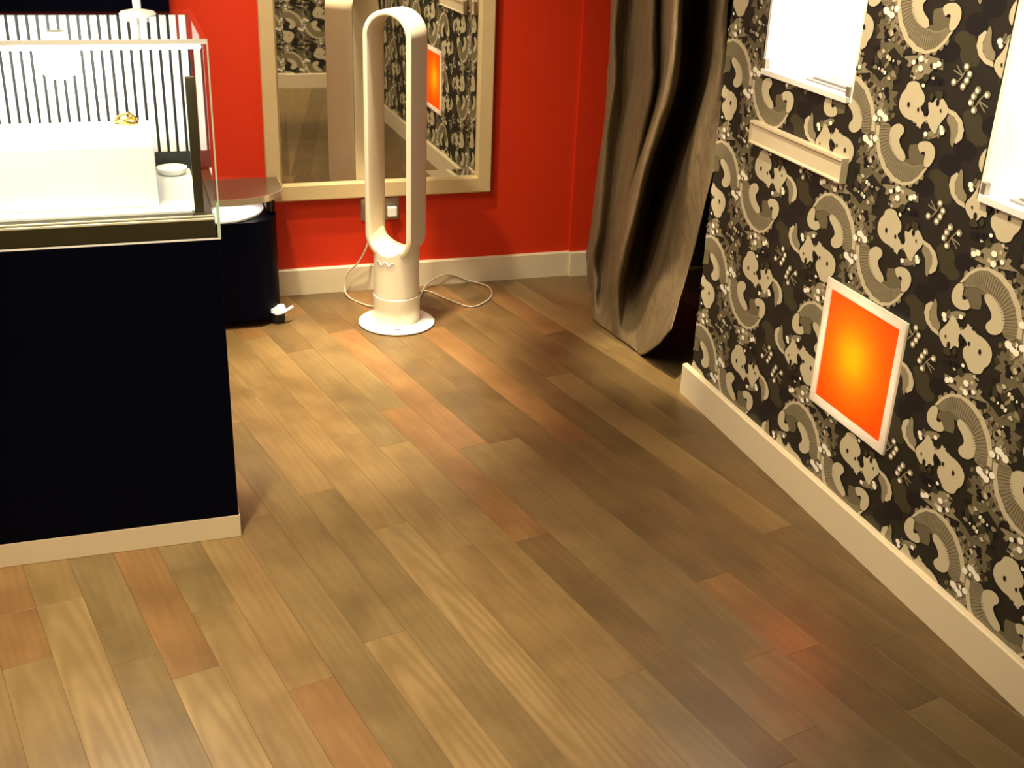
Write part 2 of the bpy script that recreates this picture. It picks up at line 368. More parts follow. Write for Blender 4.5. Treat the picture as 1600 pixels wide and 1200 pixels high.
# printed pattern: outlines in wall coordinates (u along the wall, z up); one half of the 0.535 x 0.263 repeat
SH = []   # (layer, ink, outline)
def ell(u, z, ru, rz, n=12, rot=0):
    c, s_ = math.cos(rot), math.sin(rot)
    return [(u+ru*math.cos(2*math.pi*i/n)*c-rz*math.sin(2*math.pi*i/n)*s_, z+ru*math.cos(2*math.pi*i/n)*s_+rz*math.sin(2*math.pi*i/n)*c) for i in range(n)]
def smooth_poly(P, k=2):
    for _ in range(k):
        Q_ = []
        for i in range(len(P)):
            a, b_ = P[i], P[(i+1) % len(P)]
            Q_ += [(a[0]*.75+b_[0]*.25, a[1]*.75+b_[1]*.25), (a[0]*.25+b_[0]*.75, a[1]*.25+b_[1]*.75)]
        P = Q_
    return P
body=[(-2.0395,0.9518),(-2.0524,0.9543),(-2.0669,0.9533),(-2.0752,0.9443),(-2.0726,0.9216),(-2.0568,0.8929),(-2.0295,0.8671),(-1.9988,0.8542),(-1.9689,0.8502),(-1.9431,0.8583),(-1.9245,0.8731),(-1.9081,0.8941),(-1.9161,0.9028),(-1.9389,0.8907),(-1.9615,0.8889),(-1.9916,0.8951),(-2.0147,0.9085),(-2.0301,0.928)]
rim=[(-2.0752,0.9443),(-2.0884,0.9415),(-2.0829,0.9134),(-2.067,0.8846),(-2.0395,0.8588),(-2.0055,0.8437),(-1.9669,0.8435),(-1.9372,0.8541),(-1.9152,0.8726),(-1.8998,0.8961),(-1.9081,0.8941),(-1.9245,0.8731),(-1.9431,0.8583),(-1.9689,0.8502),(-1.9988,0.8542),(-2.0295,0.8671),(-2.0568,0.8929),(-2.0726,0.9216)]
hook=[(-1.9428,0.9348),(-1.9317,0.9429),(-1.9108,0.9475),(-1.894,0.9431),(-1.8852,0.9328),(-1.8846,0.9192),(-1.8927,0.902),(-1.906,0.8946),(-1.9146,0.9009),(-1.9143,0.9149),(-1.915,0.9245),(-1.9241,0.9251),(-1.9289,0.9184),(-1.938,0.9261)]
lobe=[(u-0.011, z+0.258) for u, z in [(-2.0284,0.6795),(-2.0242,0.6917),(-2.0091,0.7017),(-1.9919,0.7034),(-1.9813,0.6961),(-1.9821,0.6866),(-1.9919,0.6772),(-1.9918,0.668),(-1.9812,0.6575),(-1.9664,0.6501),(-1.9605,0.6381),(-1.9711,0.6313),(-1.9897,0.6343),(-2.0106,0.6445),(-2.0259,0.6615)]]
faceL=[(-2.0259,0.7421),(-2.0225,0.7568),(-2.011,0.7692),(-2.0092,0.7803),(-1.9919,0.7888),(-1.9721,0.7878),(-1.9645,0.7781),(-1.9485,0.7679),(-1.9458,0.7524),(-1.9585,0.7411),(-1.9359,0.7301),(-1.9234,0.728),(-1.9429,0.7128),(-1.9441,0.7004),(-1.9563,0.7086),(-1.9722,0.7127),(-1.9921,0.7126),(-2.0116,0.7188),(-2.0232,0.7291)]
faceR=[(-1.9348,0.7587),(-1.9202,0.7572),(-1.9122,0.7698),(-1.8998,0.775),(-1.8836,0.7667),(-1.8713,0.756),(-1.8723,0.744),(-1.8825,0.732),(-1.8919,0.7172),(-1.8965,0.7008),(-1.9126,0.7075),(-1.9223,0.7164),(-1.9321,0.7253),(-1.9258,0.7362),(-1.9312,0.7464)]
sbody=[(-1.8689,0.748),(-1.85,0.7452),(-1.8359,0.7352),(-1.8311,0.7194),(-1.8365,0.7001),(-1.8394,0.6873),(-1.8488,0.6959),(-1.8515,0.7127),(-1.8576,0.7253),(-1.8712,0.7327)]
srim=[(-1.8725,0.757),(-1.8483,0.7544),(-1.8274,0.7438),(-1.8158,0.7273),(-1.817,0.7095),(-1.8312,0.6975),(-1.8365,0.7001),(-1.8311,0.7194),(-1.8359,0.7352),(-1.85,0.7452),(-1.8689,0.748)]
star=[(-2.0455,0.8275),(-2.0031,0.8355),(-1.9665,0.8422),(-1.915,0.8414),(-1.9095,0.8228),(-1.9367,0.8211),(-1.951,0.8055),(-1.9805,0.7914),(-2.0064,0.7961),(-2.0021,0.8151),(-2.0244,0.824)]
olive=[(-1.8987,0.8852),(-1.8792,0.9012),(-1.8455,0.904),(-1.8272,0.8786),(-1.8089,0.8533),(-1.8261,0.8403),(-1.8613,0.8417),(-1.8752,0.866)]
disc1=[(-1.9076,0.8774),(-1.8832,0.8779),(-1.8691,0.8676),(-1.8726,0.8499),(-1.8958,0.838),(-1.9206,0.837),(-1.9352,0.8475),(-1.9289,0.8649)]
disc2=[(-1.9618,0.7937),(-1.9422,0.808),(-1.9106,0.811),(-1.891,0.7993),(-1.9097,0.7924),(-1.9454,0.7866)]
disc3=[(-1.8088,0.9743),(-1.7839,0.972),(-1.7702,0.9595),(-1.7749,0.9427),(-1.7959,0.9324),(-1.8223,0.9314),(-1.8366,0.9441),(-1.8295,0.9617)]
shade=[(-2.0301,0.928),(-2.0147,0.9085),(-1.9916,0.8951),(-1.9615,0.8889),(-1.9389,0.8907),(-1.9161,0.9028),(-1.9151,0.9175),(-1.9289,0.9184),(-1.9428,0.9348),(-1.9683,0.9276),(-1.9687,0.9134),(-1.9622,0.8993),(-1.9827,0.8973),(-2.0041,0.9052)]
leaf=[(-2.1098,0.7613),(-2.0913,0.7711),(-2.073,0.7623),(-2.0554,0.7734),(-2.0585,0.7572),(-2.0355,0.7577),(-2.0464,0.7422),(-2.0329,0.7308),(-2.0527,0.728),(-2.0639,0.7122),(-2.0786,0.7266),(-2.0991,0.7237)]
leaf2=[(-2.1285,0.8275),(-2.1079,0.8479),(-2.1033,0.8686),(-2.082,0.8841),(-2.0638,0.8736),(-2.0685,0.8546),(-2.0511,0.847),(-2.0308,0.8461),(-2.051,0.8291),(-2.0748,0.841),(-2.0957,0.8236),(-2.1064,0.8056),(-2.1212,0.8017)]
SH += [(1, 2, smooth_poly(olive)), (2, 1, smooth_poly(disc3)), (2, 1, smooth_poly(disc1)), (2, 1, smooth_poly(disc2)),
       (1, 6, leaf), (1, 6, leaf2), (2, 1, smooth_poly([(-2.10,0.790),(-2.07,0.800),(-2.045,0.790),(-2.035,0.805),(-2.06,0.822),(-2.085,0.812),(-2.10,0.818),(-2.115,0.80)])),
       (2, 1, ell(-2.078, 0.744, 0.016, 0.010)), (2, 3, ell(-2.075, 0.702, 0.030, 0.013)), (2, 3, ell(-2.095, 0.905, 0.014, 0.028)), (2, 3, ell(-2.090, 0.690, 0.016, 0.020)),
       (2, 3, ell(-1.905, 0.700, 0.030, 0.008, rot=0.4)),
       (3, 6, shade), (4, 3, smooth_poly(body, 1)), (5, 4, rim), (5, 4, smooth_poly(hook)), (5, 4, smooth_poly(lobe)),
       (4, 4, smooth_poly(faceL, 1)), (4, 4, smooth_poly(faceR, 1)), (4, 3, smooth_poly(sbody, 1)), (5, 4, srim), (3, 3, star)]
# scallops and fine hatch on the crescent
for (u, z) in [(-2.090,0.93),(-2.085,0.912),(-2.076,0.895),(-2.063,0.880),(-2.047,0.866),(-2.028,0.855),(-2.006,0.846),(-1.986,0.8435),(-1.964,0.845),(-1.944,0.853),(-1.927,0.864),(-1.914,0.876)]:
    SH.append((4, 3, ell(u, z, 0.008, 0.008, 8)))
HO = catmull([Vector(p) for p in body[3:12]], 34); HI = catmull([Vector(p) for p in [body[0]]+body[:11:-1]], 34)
for a, q in zip(HO, HI):
    d_ = q-a; n_ = Vector((-d_.y, d_.x)).normalized()*0.0005
    a_ = a+d_*0.06; q_ = a+d_*0.94
    SH.append((5, 6, [tuple(a_-n_), tuple(q_-n_), tuple(q_+n_), tuple(a_+n_)]))
for (u, z) in [(-1.8432,0.8397),(-1.831,0.8278),(-1.8358,0.8152),(-1.8431,0.8032),(-1.8707,0.8066)]:
    SH.append((4, 3, ell(u, z, 0.0085, 0.0075, 10))); SH.append((5, 5, ell(u+0.001, z+0.001, 0.005, 0.0045, 8)))
for a, q in (((-1.850,0.822),(-1.872,0.838)), ((-1.850,0.822),(-1.864,0.806)), ((-1.850,0.822),(-1.842,0.838)), ((-1.852,0.822),(-1.878,0.828))):
    d_ = Vector((q[0]-a[0], q[1]-a[1])); n_ = Vector((-d_.y, d_.x)).normalized()*0.0014
    SH.append((3, 3, [(a[0]-n_.x, a[1]-n_.y), (q[0]-n_.x, q[1]-n_.y), (q[0]+n_.x, q[1]+n_.y), (a[0]+n_.x, a[1]+n_.y)]))
for (u, z, r) in [(-1.9782,0.8333,.0065),(-1.9753,0.815,.0065),(-1.9995,0.8232,.005),(-1.9328,0.8266,.006),(-1.922,0.832,.006),(-2.0827,0.7064,.007),(-2.0606,0.6997,.008),(-1.9236,0.6964,.005),(-1.876,0.7105,.006),(-1.8806,0.7179,.005),(-2.083,0.915,.007),(-2.072,0.967,.006),(-1.957,0.785,.004)]:
    SH.append((6, 5, ell(u, z, r*1.25, r, 8)))
for (u, z, r) in [(-1.9929,0.7413,.005),(-1.9361,0.7389,.009),(-1.9599,0.7377,.004),(-1.905,0.762,.006),(-1.99,0.827,.005),(-1.945,0.826,.004),(-2.035,0.832,.004),(-1.892,0.749,.003)]:
    SH.append((6, 1, ell(u, z, r*0.8, r*1.1, 8)))
rs = random.Random(5)
def fleck(u, z, r, ink, lay):
    n = rs.randint(5, 8); a0 = rs.random()*6.28
    SH.append((lay, ink, [(u+r*(0.45+0.75*rs.random())*1.15*math.cos(a0+2*math.pi*k/n), z+r*(0.45+0.75*rs.random())*math.sin(a0+2*math.pi*k/n)) for k in range(n)]))
for _ in range(46):                       # broken leaf flecks between the crescents
    fleck(-2.12+0.085*rs.random(), 0.69+0.262*rs.random(), 0.004+0.007*rs.random(), rs.choice([6, 6, 3, 3, 1, 2]), 2)
for _ in range(16): fleck(-2.045+0.15*rs.random(), 0.79+0.05*rs.random(), 0.003+0.004*rs.random(), rs.choice([1, 3, 4]), 3)
for _ in range(14): fleck(-1.99+0.12*rs.random(), 0.695+0.035*rs.random(), 0.003+0.004*rs.random(), rs.choice([3, 6, 4]), 3)
for _ in range(14): fleck(-2.10+0.035*rs.random(), 0.68+0.26*rs.random(), 0.003+0.003*rs.random(), rs.choice([4, 5, 3]), 4)
for (u, z, r) in [(-1.905,0.777,.012),(-1.925,0.770,.008),(-1.955,0.800,.010)]: fleck(u, z, r, 2, 5)
RC = (-1.8215, 0.8038); PU, PV = 0.535, 0.2625
def paper_print(name, parent, rects, place, ushift=0.0):
    """rects in (u,z); place(u,z,layer) -> xyz"""
    out = MB(); order = sorted(range(len(SH)), key=lambda q: SH[q][0]); rank = {q: r for r, q in enumerate(order)}
    for (ua, ub, za, zb) in rects:
        g = bmesh.new()
        for i in range(math.floor((ua-ushift+2.2)/PU)-1, math.ceil((ub-ushift+1.5)/PU)+2):
            for j in range(math.floor((za-1.0)/PV)-1, math.ceil((zb-0.65)/PV)+2):
                for si, (lay, ink, P) in enumerate(SH):
                    for rot in (0, 1):
                        pts = [((2*RC[0]-u, 2*RC[1]-z) if rot else (u, z)) for u, z in P]
                        pts = [(u+i*PU+ushift, z+j*PV) for u, z in pts]
                        if max(p[0] for p in pts) <= ua or min(p[0] for p in pts) >= ub or max(p[1] for p in pts) <= za or min(p[1] for p in pts) >= zb: continue
                        f = g.faces.new([g.verts.new((p[0], p[1], (rank[si]*2+rot)*8e-6)) for p in pts]); f.material_index = ink
        g.normal_update()
        bmesh.ops.triangulate(g, faces=g.faces)
        for co, no in (((ua, 0, 0), (-1, 0, 0)), ((ub, 0, 0), (1, 0, 0)), ((0, za, 0), (0, -1, 0)), ((0, zb, 0), (0, 1, 0))):
            bmesh.ops.bisect_plane(g, geom=g.verts[:]+g.edges[:]+g.faces[:], plane_co=co, plane_no=no, clear_outer=True)
        for f in g.faces:
            if f.calc_area() > 1e-10: out.face([place(v.co.x, v.co.y, v.co.z) for v in f.verts], f.material_index)
        g.free()
    o = out.build(name, ['paper0', 'paper1', 'paper2', 'paper3', 'paper4', 'paper5', 'paper6'], parent, recalc=False)
    return o
paper_print('wallpaper_print', wall_right, [(-y1, -y0, max(z0, 0.03), min(z1, 2.2)) for y0, y1, z0, z1 in RECTS if z0 < 2.2], lambda u, z, l: (XR-0.0001-l, -u, z))
paper_print('wallpaper_print', wall_front, [(0.72, XR, 0.03, 1.6)], lambda u, z, l: (u, -0.2799+l, z), 0.1)

# skirting boards
def skirting(name, a, b_, nrm, h=0.093, t=0.016, mat='cream'):
    mb = MB(); a, b_, nrm = Vector(a), Vector(b_), Vector(nrm)
    prof = [(0, 0), (t, 0), (t, h-0.004), (t-0.004, h), (0, h)]
    rings = [[mb.bm.verts.new((*(p+nrm*q[0]), q[1])) for q in prof] for p in (a, b_)]
    for i in range(5): mb.bm.faces.new((rings[0][i], rings[0][(i+1) % 5], rings[1][(i+1) % 5], rings[1][i]))
    mb.bm.faces.new(rings[0]); mb.bm.faces.new(rings[1]); return struct(mb.build(name, mat))
skirting('baseboard_back', (XL, YB), (1.538, YB), (0, -1))
skirting('baseboard_jamb', (1.538, YB-0.012), (1.70, YB-0.012), (0, -1))
skirting('baseboard_right', (XR, -0.28), (XR, 2.805), (-1, 0), 0.0925)
skirting('baseboard_front', (0.72, -0.28), (XR-0.016, -0.28), (0, 1))
skirting('baseboard_left', (XL, YF), (XL, YB-0.016), (1, 0))

# ------------------------------------------------------------------ mirror
MX0, MX1, MZ0, MZ1 = 0.432, 1.216, 0.342, 1.75
mir = thing('wall_mirror', (0.824, YB, MZ0), 'tall mirror in a wide champagne frame hung on the red wall', 'mirror')
def rel(o, t): o.location = -Vector(t.location); return o
FW, FD = 0.054, 0.034
def frame_bar(pts_out, pts_in):
    mb = MB(); yb, yf, yi = YB-0.001, YB-FD, YB-FD+0.012
    (o0, o1), (i0, i1) = pts_out, pts_in
    sec = lambda o, i: [(o[0], yb, o[1]), (o[0], yf+0.004, o[1]), (o[0]+(i[0]-o[0])*0.08, yf, o[1]+(i[1]-o[1])*0.08), (o[0]+(i[0]-o[0])*0.86, yf+0.004, o[1]+(i[1]-o[1])*0.86), (i[0], yi+0.004, i[1]), (i[0], yb, i[1])]
    A = [mb.bm.verts.new(p) for p in sec(o0, i0)]; B = [mb.bm.verts.new(p) for p in sec(o1, i1)]
    for k in range(6): mb.bm.faces.new((A[k], A[(k+1) % 6], B[(k+1) % 6], B[k]))
    mb.bm.faces.new(A); mb.bm.faces.new(B)
    return rel(mb.build('frame_rail', 'frame', mir), mir)
OC = [(MX0, MZ0), (MX1, MZ0), (MX1, MZ1), (MX0, MZ1)]; IC = [(MX0+FW, MZ0+FW+0.004), (MX1-FW, MZ0+FW+0.004), (MX1-FW, MZ1-FW), (MX0+FW, MZ1-FW)]
for k in range(4): frame_bar((OC[k], OC[(k+1) % 4]), (IC[k], IC[(k+1) % 4]))
# silvered pane, hung a hair out of true
ym = YB-0.012; tilt_z, tilt_x = 0.0036, 0.0052
def my(x, z): return ym + (x-0.82)*tilt_z + (z-0.7)*tilt_x
BV, BA = 0.024, math.tan(math.radians(1.0))
b0, b1, b2, b3 = IC[0][0], IC[1][0], IC[0][1], IC[2][1]
mb = MB(); inn = [(b0+BV, b2+BV), (b1-BV, b2+BV), (b1-BV, b3-BV), (b0+BV, b3-BV)]; outp = [(b0, b2), (b1, b2), (b1, b3), (b0, b3)]
mb.face([(x, my(x, z), z) for x, z in inn]); pane = rel(mb.build('mirror_glass', 'mirror', mir), mir)
mb = MB()
for k in range(4):
    a, c = inn[k], inn[(k+1) % 4]; d, e = outp[(k+1) % 4], outp[k]
    mb.face([(a[0], my(*a), a[1]), (c[0], my(*c), c[1]), (d[0], my(*d)-BV*BA, d[1]), (e[0], my(*e)-BV*BA, e[1])])
bv = mb.build('bevel', 'mirror', pane); bv['label'] = 'bevelled mirror border'

# ------------------------------------------------------------------ bladeless fan
FXc, FYc, FA = 0.80, 3.536, math.radians(-39.7)
fan = thing('bladeless_fan', (FXc, FYc, 0), 'tall silver-white bladeless tower fan standing in front of the mirror', 'fan', rz=FA)
# local axes: x = across the loop, y = depth (front is -y)
mb = MB(); mb.lathe([(0, 0), (0.118, 0), (0.1245, 0.003), (0.126, 0.007), (0.122, 0.011), (0.108, 0.0145), (0.078, 0.016), (0, 0.016)], seg=64); mb.build('base', 'fan_base', fan, 'auto')
mb = MB(); mb.box((-0.012, -0.108, 0.0135), (0.010, -0.098, 0.0155), 0.002); o = mb.build('power_button', 'slot', fan); o.rotation_euler = (0, 0, math.radians(29)); o['label'] = 'small dark button on the white base'
RB = 0.0745; zc, ri = 0.3135, 0.0635
mb = MB(); mb.lathe([(0.0, 0.0155), (0.0755, 0.0155), (0.0755, 0.020), (0.0768, 0.022), (0.0768, 0.104), (0.0745, 0.106), (0.0, 0.106)], seg=56); mb.build('lower_body', 'fan', fan, 'auto')
mb = MB(); mb.lathe([(0.0735, 0.104), (0.0735, 0.1085), (0.0, 0.1085), ], seg=48); mb.build('swivel_seam', 'fan_dark', fan, 'auto')
# upper body: cylinder whose top is scooped out by the loop
mb = MB(); SEG = 72; rows = []
def ztop(s_): return zc - math.sqrt(max(ri*ri-s_*s_, 0)) if abs(s_) < ri else zc+0.012*min(1, (abs(s_)-ri)/0.011)
for t in range(13):
    f = t/12; ring = []
    for k in range(SEG):
        a = 2*math.pi*k/SEG; R_ = RB
        s_ = R_*math.cos(a); zt = ztop(s_)
        ring.append(mb.bm.verts.new((s_, R_*math.sin(a), 0.1075+(zt-0.1075)*f)))
    rows.append(ring)
for A, B in zip(rows, rows[1:]):
    for k in range(SEG): mb.bm.faces.new((A[k], A[(k+1) % SEG], B[(k+1) % SEG], B[k]))
T = rows[-1]
for k in range(SEG//2-0):
    a, b_, c, d = T[k % SEG], T[(k+1) % SEG], T[(-k-1) % SEG], T[(-k) % SEG]
    q = []
    for v in (a, b_, c, d):
        if v not in q: q.append(v)
    if len(q) > 2: mb.bm.faces.new(q)
mb.bm.faces.new(rows[0]); mb.build('upper_body', 'fan', fan, 'auto')
# loop: aerofoil section swept round a stadium
WO, WI, ZT = 0.081, ri, 1.007-0.081
sec = [(-0.0615, 0.35), (-0.0605, 0.75), (-0.0570, 1.0), (-0.035, 1.0), (0.0, 1.0), (0.035, 0.99), (0.055, 0.93), (0.0605, 0.80), (0.0615, 0.62), (0.0605, 0.46), (0.055, 0.36), (0.035, 0.20), (0.0, 0.06), (-0.03, 0.0), (-0.0545, 0.0), (-0.0605, 0.12)]
path = []
NA = 28
for i in range(NA+1): a = math.pi*i/NA; path.append(((0, ZT), (math.cos(a), math.sin(a))))
for z in (0.75, 0.6, 0.45): path.append(((0, z), (-1.0, 0.0)))
for i in range(NA+1): a = math.pi+math.pi*i/NA; path.append(((0, zc), (math.cos(a), math.sin(a))))
for z in (0.45, 0.6, 0.75): path.append(((0, z), (1.0, 0.0)))
mb = MB(); rings = []
for (c, n_) in path:
    ring = []
    for (dep, th) in sec:
        r_ = WI+(WO-WI)*th
        ring.append(mb.bm.verts.new((c[0]+n_[0]*r_, dep, c[1]+n_[1]*r_)))
    rings.append(ring)
for A, B in zip(rings, rings[1:]+rings[:1]):
    for k in range(len(sec)): mb.bm.faces.new((A[k], A[(k+1) % len(sec)], B[(k+1) % len(sec)], B[k]))
loop = mb.build('air_loop', 'fan', fan, 'auto')
# hairline across the crown of the loop
mb = MB(); mb.box((-0.0012, -0.05, 1.0065), (0.0012, 0.055, 1.0078)); mb.build('seam', 'fan_dark', loop)
# pale lettering-like squiggle on the column
pts = []
for i in range(26):
    a = math.radians(-118+i*2.0); zz = 0.226+0.006*math.sin(i*0.62); pts.append((0.0752*math.cos(a), 0.0752*math.sin(a), zz))
mb = MB(); mb.tube(pts, 0.0013, 6); o = mb.build('logo', 'fan_base', fan, True); o['label'] = 'pale raised logo squiggle'

# ------------------------------------------------------------------ socket and cords
soc = thing('wall_socket', (0.82, YB, 0.29), 'brushed steel double socket plate on red wall behind fan', 'socket')
mb = MB(); mb.box((-0.068, -0.007, -0.038), (0.068, -0.0005, 0.042), 0.002); mb.build('plate', 'steel', soc)
mb = MB(); mb.box((-0.052, -0.030, -0.020), (-0.018, -0.0068, 0.018), 0.004); mb.build('plug', 'slot', soc)
mb = MB(); mb.box((0.022, -0.032, -0.022), (0.056, -0.0068, 0.014), 0.004); o = mb.build('plug', 'fan_base', soc); o['label'] = 'white plug'
def cable(name, P, r, label):
    mb = MB(); mb.tube(catmull([Vector(p) for p in P], 16*len(P)), r, 8); o = mb.build(name, 'cord', None, True); return tag(o, label, 'cord')
cable('power_cord', [(0.785, 3.848, 0.275), (0.765, 3.835, 0.18), (0.735, 3.845, 0.115), (0.695, 3.85, 0.075), (0.680, 3.835, 0.03), (0.690, 3.79, 0.005), (0.735, 3.705, 0.004), (0.765, 3.69, 0.004), (0.79, 3.672, 0.006)], 0.0035, 'grey power cord looping down to the floor left of the fan')
cable('extension_lead', [(0.894, 3.632, 0.006), (0.93, 3.74, 0.005), (0.985, 3.84, 0.02), (1.06, 3.862, 0.040), (1.14, 3.862, 0.012), (1.20, 3.80, 0.004), (1.175, 3.69, 0.004), (1.085, 3.615, 0.004), (1.025, 3.70, 0.004), (0.975, 3.80, 0.004), (0.93, 3.80, 0.004)], 0.003, 'thin clear cord in a loose loop on the floor right of the fan')

# ------------------------------------------------------------------ low counter behind the case
cab = thing('low_counter', (0.1, 3.7, 0), 'low black counter with a rounded grey top beside the mirror', 'counter')
def radpoly(x0, x1, y0, y1, r, ell_=1.0, n=14):
    return [(x0, y0)]+[(x1-r+r*math.cos(a), y0+r*ell_+r*ell_*math.sin(a)) for a in [math.radians(-90+90*i/n) for i in range(n+1)]]+[(x1, y1), (x0, y1)]
bp_ = radpoly(-0.35, 0.438, 3.585, 3.848, 0.10, 1.2); sp2 = radpoly(-0.35, 0.405, 3.590, 3.845, 0.15, 1.1)
mb = MB(); mb.prism([(x, y) for x, y in bp_], 'z', 0.03, 0.355); rel(mb.build('body', 'black', cab, 'auto'), cab)
mb = MB(); mb.prism(sp2, 'z', 0.3555, 0.361); o = rel(mb.build('inner_shelf', 'white', cab, 'auto'), cab); o['label'] = 'white shelf under the grey top'
tp = radpoly(-0.35, 0.462, 3.592, 3.848, 0.175, 0.72)
mb = MB(); mb.prism(tp, 'z', 0.412, 0.4295); rel(mb.build('top', 'counter', cab, 'auto'), cab)
mb = MB(); fr = tp[:-1]
def edge_strip(pl, t, z0, z1):
    mb = MB(); n = len(pl); inn_, out_ = [], []
    for i in range(n):
        a = Vector(pl[max(i-1, 0)]); c = Vector(pl[min(i+1, n-1)]); tt = (c-a).normalized(); nn = Vector((tt.y, -tt.x))
        inn_.append(Vector(pl[i])+nn*0.0002); out_.append(Vector(pl[i])+nn*t)
    R = [[mb.bm.verts.new((*p, z)) for p in L_] for L_, z in ((inn_, z0), (out_, z0), (out_, z1), (inn_, z1))]
    for i in range(n-1):
        for k in range(4): mb.bm.faces.new((R[k][i], R[k][i+1], R[(k+1) % 4][i+1], R[(k+1) % 4][i]))
    mb.bm.faces.new([r[0] for r in R]); mb.bm.faces.new([r[-1] for r in R]); return mb
mb = MB(); mb.box((-0.2, 3.70, 0.4045), (0.37, 3.722, 0.4118), 0.001); o = rel(mb.build('added_strip', 'shelf_glow', cab), cab); o['label'] = 'glowing strip added under the counter top'  # added emitter that brightens the white shelf below
rel(edge_strip(fr, 0.004, 0.410, 0.431).build('edge_band', 'edge', cab, 'auto'), cab)
mb = MB(); mb.prism(radpoly(0.408, 0.438, 3.68, 3.845, 0.028, 1.0), 'z', 0.3556, 0.4115); rel(mb.build('corner_post', 'black_gloss', cab, 'auto'), cab)
ca = rel(MB().lathe([(0.0, 0.0), (0.018, 0.0), (0.024, 0.006), (0.024, 0.030), (0.018, 0.036), (0, 0.036)], (0.420, 3.632), 24).build('caster', 'rubber', cab, 'auto'), cab)
mb = MB(); mb.tube([(0.402, 3.612, 0.042), (0.415, 3.600, 0.038), (0.434, 3.602, 0.041), (0.470, 3.622, 0.052)], 0.0055, 8); mb.build('brake_lever', 'fan_base', ca, True)
mb = MB(); mb.box((0.396, 3.606, 0.037), (0.446, 3.652, 0.054), 0.004); mb.build('caster_plate', 'fan_base', ca)
# black wall cupboard above
wc = thing('wall_cupboard', (-0.35, YB, 0.955), 'black cupboard hung on the red wall above the glass case', 'cupboard')
mb = MB(); mb.box((-0.75, 3.62, 0.985), (0.155, 3.884, 1.55), 0.002); rel(mb.build('body', 'black', wc), wc)
for x0, x1 in ((-0.745, -0.30), (-0.294, 0.151)):
    mb = MB(); mb.box((x0, 3.604, 0.990), (x1, 3.6195, 1.545), 0.002); rel(mb.build('door', 'black', wc), wc)

# ------------------------------------------------------------------ glass display case
CX0, CX1, CY0, CY1, CZ0, CZT = -0.75, 0.163, 2.32, 2.755, 0.702, 1.095
case = thing('display_case', (-0.3, 2.54, 0), 'black pedestal display case with a glass top box', 'display case')
mb = MB(); mb.box((CX0, CY0, 0.057), (CX1-0.003, CY1, CZ0), 0.0015); rel(mb.build('pedestal', 'black', case), case)
mb = MB(); mb.box((CX0, CY0+0.0, 0.0), (CX1, CY1-0.02, 0.0568), 0.0012); o = rel(mb.build('plinth_board', 'cream', case), case); o['label'] = 'cream kick board'
mb = MB(); mb.box((CX0, CY0+0.009, CZ0+0.001), (CX1-0.009, CY1-0.002, 0.7405), 0.001); rel(mb.build('tray', 'bronze', case), case)
mb = MB(); mb.box((CX0, CY0+0.068, 0.7407), (CX1-0.03, CY1-0.012, 0.7455)); rel(mb.build('deck', 'white', case), case)
G = 0.008
def pane_(a, b_, nm='glass_pane'):
    mb = MB(); mb.box(a, b_); return rel(mb.build(nm, 'glass', case), case)
pf = pane_((CX0, CY0, CZ0+0.0005), (CX1, CY0+G, CZT-G-0.0003)); ps = pane_((CX1-G, CY0+G+0.0003, CZ0+0.0005), (CX1, CY1-0.0003, CZT-G-0.0003))
pt = pane_((CX0, CY0, CZT-G), (CX1, CY1, CZT))
# polished edges of the thick glass
mb = MB(); mb.box((CX0, CY0-0.0008, CZ0+0.0004), (CX1, CY0-0.0001, CZ0+0.004)); mb.build('polished_edge', 'white', pf)
mb = MB(); mb.box((CX1-0.0055, CY0-0.0010, CZ0+0.0045), (CX1+0.0008, CY0-0.0002, 0.778)); mb.build('polished_edge', 'glass_edge', ps)
mb = MB(); mb.box((CX1-0.0022, CY0-0.0010, 0.7785), (CX1+0.0008, CY0-0.0002, CZT-G-0.002)); mb.build('polished_edge', 'glass_edge', ps)
mb = MB(); mb.box((CX0, CY0-0.0009, CZT-G-0.0018), (CX1, CY0-0.0001, CZT-0.0005)); mb.build('polished_edge', 'white', pt)
mb = MB(); mb.box((CX0, CY0+0.0095, 0.7407), (CX1-0.0095, CY0+0.0135, 0.7440)); rel(mb.build('tray_lip', 'cream', case), case)
mb = MB(); mb.box((CX0, CY0+0.034, 0.7407), (CX1-0.0095, CY0+0.038, 0.7432)); rel(mb.build('tray_lip', 'cream', case), case)
# glowing strip added under the front top edge to blow out the case
mb = MB(); mb.box((CX0, CY0+G+0.001, CZT-G-0.012), (CX1-G-0.004, CY0+G+0.012, CZT-G-0.0005), 0.002); o = rel(mb.build('added_strip', 'led', case), case); o['label'] = 'glowing strip added along the top front edge'
# slatted back
bk = rel(MB().box((CX0, CY1-0.0075, CZ0+0.04), (CX1-G-0.001, CY1-0.001, CZT-G-0.001)).build('back_panel', 'slot', case), case)
mb = MB(); mb.box((CX0, CY1-0.016, 0.7457), (CX1-G-0.001, CY1-0.0077, 0.785)); mb.build('bottom_rail', 'slot', bk)
sl = None
xs = CX1-G-0.006
k = 0
while xs > -0.62:
    wdt = 0.0145
    if sl is None:
        mb = MB(); mb.box((-wdt/2, -0.004, 0), (wdt/2, 0.004, 0.300), 0.001, 1); sl = mb.build('slat', 'white', bk); s_o = sl
    else:
        s_o = bpy.data.objects.new('slat', sl.data); COL.objects.link(s_o); s_o.parent = bk
    s_o.location = (xs-wdt/2, CY1-0.012, 0.7855); xs -= 0.0205; k += 1
